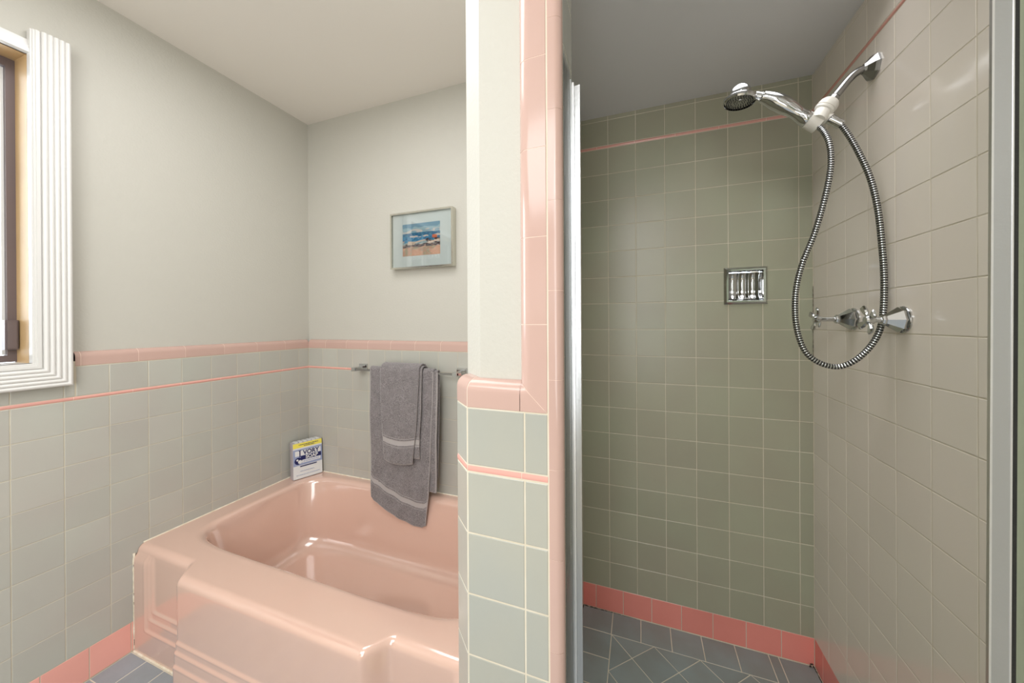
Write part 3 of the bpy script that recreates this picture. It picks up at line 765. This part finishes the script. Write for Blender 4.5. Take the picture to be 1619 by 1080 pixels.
# white bracket: ball collar, body, cradle
bk = empty('shower_bracket', (.465, AY, 1.825)); tag(bk, 'white plastic swivel bracket joining the shower arm and hand shower', 'bracket')
c0 = Vector((.4875, AY, 1.8495)); c1 = Vector((.461, AY, 1.814))
dcol = (c1-c0).normalized()
mb = MB(); mb.lathe(loc(bk, c0), dcol, [(0, .012), (.0, .019), (.006, .0225), (.012, .0235), (.020, .0235), (.0205, .0222), (.022, .0222), (.0225, .0238), (.028, .0235), (.033, .019), (.036, .012)], 28); mb.build('collar', WPLAST, bk, smooth=True, angle=.5)
hdir = Vector((.329-.437, -.012, 1.893-1.806)).normalized()      # hand shower axis (towards head)
hb = Vector((.4500, AY-.002, 1.7955))                            # handle foot
mb = MB()
# cradle: open C around the handle foot
C0 = hb-hdir*.012
aa = hdir.cross(Vector((0, 1, 0))).normalized(); bb = hdir.cross(aa)
Ri, Ro = .0165, .0205; seg = 20; V = []
for e in (0, .030):
    for rr in (Ri, Ro):
        for k in range(seg+1):
            a = math.radians(-140+280*k/seg)
            V.append(Vector(loc(bk, C0+hdir*e))+rr*(math.cos(a)*bb+math.sin(a)*aa))
S1 = seg+1; Fc = []
for k in range(seg):
    Fc += [(k, k+1, 2*S1+k+1, 2*S1+k), (S1+k, S1+k+1, 3*S1+k+1, 3*S1+k), (k, k+1, S1+k+1, S1+k), (2*S1+k, 2*S1+k+1, 3*S1+k+1, 3*S1+k)]
Fc += [(0, S1, 3*S1, 2*S1), (seg, S1+seg, 3*S1+seg, 2*S1+seg)]
mb.add(V, Fc); mb.build('cradle', WPLAST, bk, smooth=True, angle=.6)
mb = MB()
q0 = Vector((.470, AY-.002, 1.826)); q1 = Vector((.452, AY-.012, 1.797))
mb.tube([loc(bk, q0), loc(bk, q0*.6+q1*.4), loc(bk, q1)], [.0180, .0185, .0195], 24); mb.build('body', WPLAST, bk, smooth=True, angle=.5)
o0 = Vector((.470, AY+.002, 1.816)); o1 = Vector((.484, AY-.004, 1.800)); o2 = Vector((.506, AY-.008, 1.778))
mb = MB(); mb.tube([loc(bk, o0), loc(bk, o1)], [.011, .013], 14); mb.build('outlet_sleeve', WPLAST, bk, smooth=True, angle=.6)
mb = MB(); mb.tube([loc(bk, o1), loc(bk, o1*.9+o2*.1), loc(bk, o2)], [.0125, .0118, .0112], 20); mb.build('outlet_nut', CHROME, bk, smooth=True, angle=.6)
# hand shower
hs = empty('hand_shower', hb); tag(hs, 'chrome hand shower with round nozzle face resting in the white bracket', 'hand shower')
hl = (Vector((.325, AY-.012, 1.895))-hb).length
mb = MB()
hp = bez([loc(hs, p) for p in (hb, (.430, AY-.003, 1.8135), (.405, AY-.005, 1.837), (.380, AY-.007, 1.858), (.352, AY-.010, 1.878), (.328, AY-.012, 1.891))], 7)
k_ = len(hp); rad = []
for i in range(k_):
    t = i/(k_-1)
    r0 = .0165 if t < .10 else (.0168+.0030*sstep(.1, .18, t)-.0028*sstep(.2, .32, t)+.0048*sstep(.35, .6, t)-.0065*sstep(.7, 1, t))
    rad.append(r0)
mb.tube(hp, rad, 22); mb.build('handle', CHROME, hs, smooth=True, angle=.9)
mb = MB(); mb.tube(hp[:4], [.0172]*4, 22); mb.build('foot_ring', CHROMED, hs, smooth=True, angle=.6)
n0 = Vector((.328, AY-.012, 1.891)); n1 = Vector((.309, AY-.013, 1.898))
mb = MB(); mb.tube([loc(hs, n0), loc(hs, n0*.85+n1*.15), loc(hs, n0*.8+n1*.2), loc(hs, n1)], [.0125, .0135, .0115, .0110], 20); mb.build('neck', CHROME, hs, smooth=True, angle=.5)
face_n = Vector((-.10, -.02, -1.0)).normalized()
fc = Vector((.272, AY-.014, 1.888))
mb = MB(); mb.lathe(loc(hs, fc), -face_n, [(-.004, .0385), (0, .0415), (.006, .0415), (.010, .038), (.016, .029), (.019, .025), (.020, .0262), (.026, .0262), (.034, .024), (.042, .018), (.047, .010), (.0485, 0)], 36, cap=False); mb.build('head', CHROME, hs, smooth=True, angle=.5)
mb = MB(); mb.lathe(loc(hs, fc), face_n, [(-.002, .0385), (.001, .0375), (.0015, .034), (.003, .030), (.003, .016), (.0042, .0155), (.0042, 0)], 36, cap=False); mb.build('face_plate', CHROMED, hs, smooth=True, angle=.4)
fa = face_n.cross(Vector((0, 1, 0))).normalized(); fb = face_n.cross(fa)
mb = MB()
for rr, cnt_ in ((.0325, 30), (.0275, 26), (.022, 20), (.0125, 12), (.007, 7)):
    for k in range(cnt_):
        a = 2*pi*k/cnt_; c_ = fc+rr*(math.cos(a)*fa+math.sin(a)*fb)+face_n*.0015
        mb.lathe(loc(hs, c_), face_n, [(0, .0013), (.004, .0010)], 6)
m_ = mb.build('nozzles', NOZ, hs); m_['kind'] = 'stuff'
mb = MB(); lv = fc+Vector((.040, -.004, -.004)); mb.tube([loc(hs, lv), loc(hs, lv+Vector((.008, -.002, -.006)))], [.0028, .0036], 8); mb.build('spray_lever', CHROME, hs, smooth=True)
# hose
hpts = [(.4545,1.198,1.786),(.459,1.180,1.764),(.464,1.162,1.728),(.466,1.154,1.685),(.462,1.150,1.635),(.449,1.150,1.563),(.429,1.150,1.483),(.404,1.150,1.410),(.390,1.150,1.344),(.387,1.150,1.277),(.394,1.150,1.218),(.411,1.150,1.171),(.441,1.150,1.145),(.477,1.150,1.137),(.507,1.140,1.155),(.537,1.140,1.191),(.556,1.142,1.232),(.5645,1.145,1.281),(.567,1.147,1.359),(.564,1.148,1.437),(.558,1.152,1.534),(.548,1.162,1.618),(.532,1.175,1.689),(.518,1.188,1.742),(.504,1.197,1.780)]
hose = empty('shower_hose', hpts[0]); tag(hose, 'ribbed chrome and black shower hose looping down past the taps', 'hose')
cv = bez([loc(hose, p) for p in hpts], 40)
# resample at equal steps
L_tot = [0]
for a, b in zip(cv[:-1], cv[1:]): L_tot.append(L_tot[-1]+(b-a).length)
step = .0031; tot = L_tot[-1]; samp = []; k = 0
def at_len(s):
    global k
    while k < len(L_tot)-2 and L_tot[k+1] < s: k += 1
    t = (s-L_tot[k])/max(L_tot[k+1]-L_tot[k], 1e-9); return cv[k].lerp(cv[k+1], min(max(t, 0), 1))
pts = []; rads = []; ms = []
s = 0; i = 0
while s < tot-step:
    chromeb = i % 2 == 0
    for f in (0.02, .5, .98):
        pts.append(at_len(s+f*step)); rads.append(.0072 if (chromeb and f == .5) else (.0069 if chromeb else .0066))
        ms.append(0 if chromeb else 1)
    s += step; i += 1
mb = MB(); mb.tube(pts, rads, 14, mfun=lambda i: ms[i] if ms[i] == ms[min(i+1, len(ms)-1)] else 1)
mb.build('hose_tube', [CHROME, BLACK], hose, smooth=True, angle=.9)

# ------------------------------------------------------------------ taps
def tap(y, z, neck_x, hub_x, rot, label):
    t = empty('shower_tap', (XR, y, z)); tag(t, label, 'tap', 'shower taps')
    bl = XR-neck_x
    mb = MB(); mb.lathe((0, 0, 0), (-1, 0, 0), [(0, .0318), (.0025, .0318), (.004, .0305)], 28)
    mb.build('wall_ring', CHROME, t, smooth=True, angle=.5)
    mb = MB(); mb.lathe((0, 0, 0), (-1, 0, 0), [(.004, .029), (.010, .0300), (bl*.86, .0135), (bl*.9, .0125)], 8)
    mb.build('escutcheon', CHROME, t)
    mb = MB(); mb.lathe((0, 0, 0), (-1, 0, 0), [(bl*.86, .0115), (bl*.92, .0128), (bl*1.0, .0128), (bl*1.08, .011), (bl*1.12, .009)], 8); mb.build('collar', CHROME, t)
    hx = XR-hub_x
    mb = MB(); mb.lathe((0, 0, 0), (-1, 0, 0), [(bl*1.05, .0065), (hx-.004, .0062)], 16); mb.build('stem', CHROME, t, smooth=True, angle=.6)
    mb = MB(); mb.lathe((0, 0, 0), (-1, 0, 0), [(hx-.010, .007), (hx-.008, .010), (hx+.004, .0115), (hx+.008, .009), (hx+.010, 0)], 20)
    hd = mb.build('handle', CHROME, t, smooth=True, angle=.6)
    for k in range(4):
        a = rot+pi/2*k; dy, dz = math.cos(a), math.sin(a); py, pz = -dz, dy
        mb = MB(); V = []; secs = []
        for d, hw, th, xo_ in ((.006, .0045, .0045, 0), (.014, .0045, .004, .000), (.020, .0075, .0045, .001), (.030, .0095, .0042, .003), (.035, .0085, .0035, .004), (.0365, .006, .002, .004)):
            cxx = -(hx+xo_)
            secs.append([(cxx-th, dy*d+py*s_*hw*.8, dz*d+pz*s_*hw*.8) if False else None for s_ in (1,)])
            for (ox, oh_) in ((-th, -.7), (-th, .7), (-th*.3, 1), (th*.6, .8), (th*.6, -.8), (-th*.3, -1)):
                V.append((cxx+ox, dy*d+py*oh_*hw, dz*d+pz*oh_*hw))
        Fh = []
        for i_ in range(5):
            for j_ in range(6): Fh.append((i_*6+j_, i_*6+(j_+1)%6, (i_+1)*6+(j_+1)%6, (i_+1)*6+j_))
        Fh += [tuple(range(6)), tuple(range(30, 36))[::-1]]
        mb.add(V, Fh); mb.build('handle_lobe', CHROME, hd, smooth=True, angle=.7)
    return t
tap(1.100, 1.257, .541, .516, math.radians(62), 'chrome cross handle shower tap nearer the door, hose passing behind its stem')
tap(1.305, 1.260, .538, .492, math.radians(28), 'chrome cross handle shower tap nearer the shower back corner')

# ------------------------------------------------------------------ shower enclosure: left jamb and right glass panel
jb = empty('shower_door_jamb', (-.119, .64, .11)); tag(jb, 'aluminium shower door jamb channel fixed to the pillar side', 'door jamb')
ZT = 1.722-.11
mb = MB(); mb.box(.0003, -.050, 0, .0013, .006, 1.600); mb.build('vinyl_flange', CLEARP, jb)
mb = MB(); mb.box(.0005, .008, 0, .0030, .024, ZT-.022); mb.build('back_channel', ALU, jb)
mb = MB(); mb.box(.0005, .024, 0, .0050, .030, ZT-.018); mb.build('bright_bead', ALUB, jb)
mb = MB(); mb.box(.0005, .032, 0, .0145, .0345, ZT-.020); mb.box(.0122, .031, 0, .0152, .0365, ZT-.020); mb.box(.0005, .0345, 0, .003, .045, ZT-.020); mb.build('strike_fin', ALU, jb)
pn = empty('shower_glass_panel', (.450, .682, .11)); tag(pn, 'aluminium framed obscure green glass panel at the right edge of the shower', 'glass panel')
pn.rotation_euler = (0, math.radians(.35), 0)
HT = 1.612; zs_ = 0
offx = .0
mb = MB(); mb.box(-.0102+offx, -.002, zs_, -.0078+offx, .0025, HT); mb.build('bright_edge', ALUB, pn)
mb = MB(); mb.box(-.0076+offx, -.0012, zs_, .0100+offx, .0025, HT); mb.build('post', ALU, pn)
mb = MB(); mb.box(.0100+offx, -.002, zs_, .0114+offx, .0025, HT); mb.build('bright_edge', ALUB, pn)
mb = MB(); mb.box(.0114+offx, -.001, zs_, .0165+offx, .0025, HT); mb.build('gasket', BLACK, pn)
mb = MB(); mb.box(.0165+offx, -.0008, zs_, .122+offx, .0030, HT); mb.build('glass', OBSC, pn)
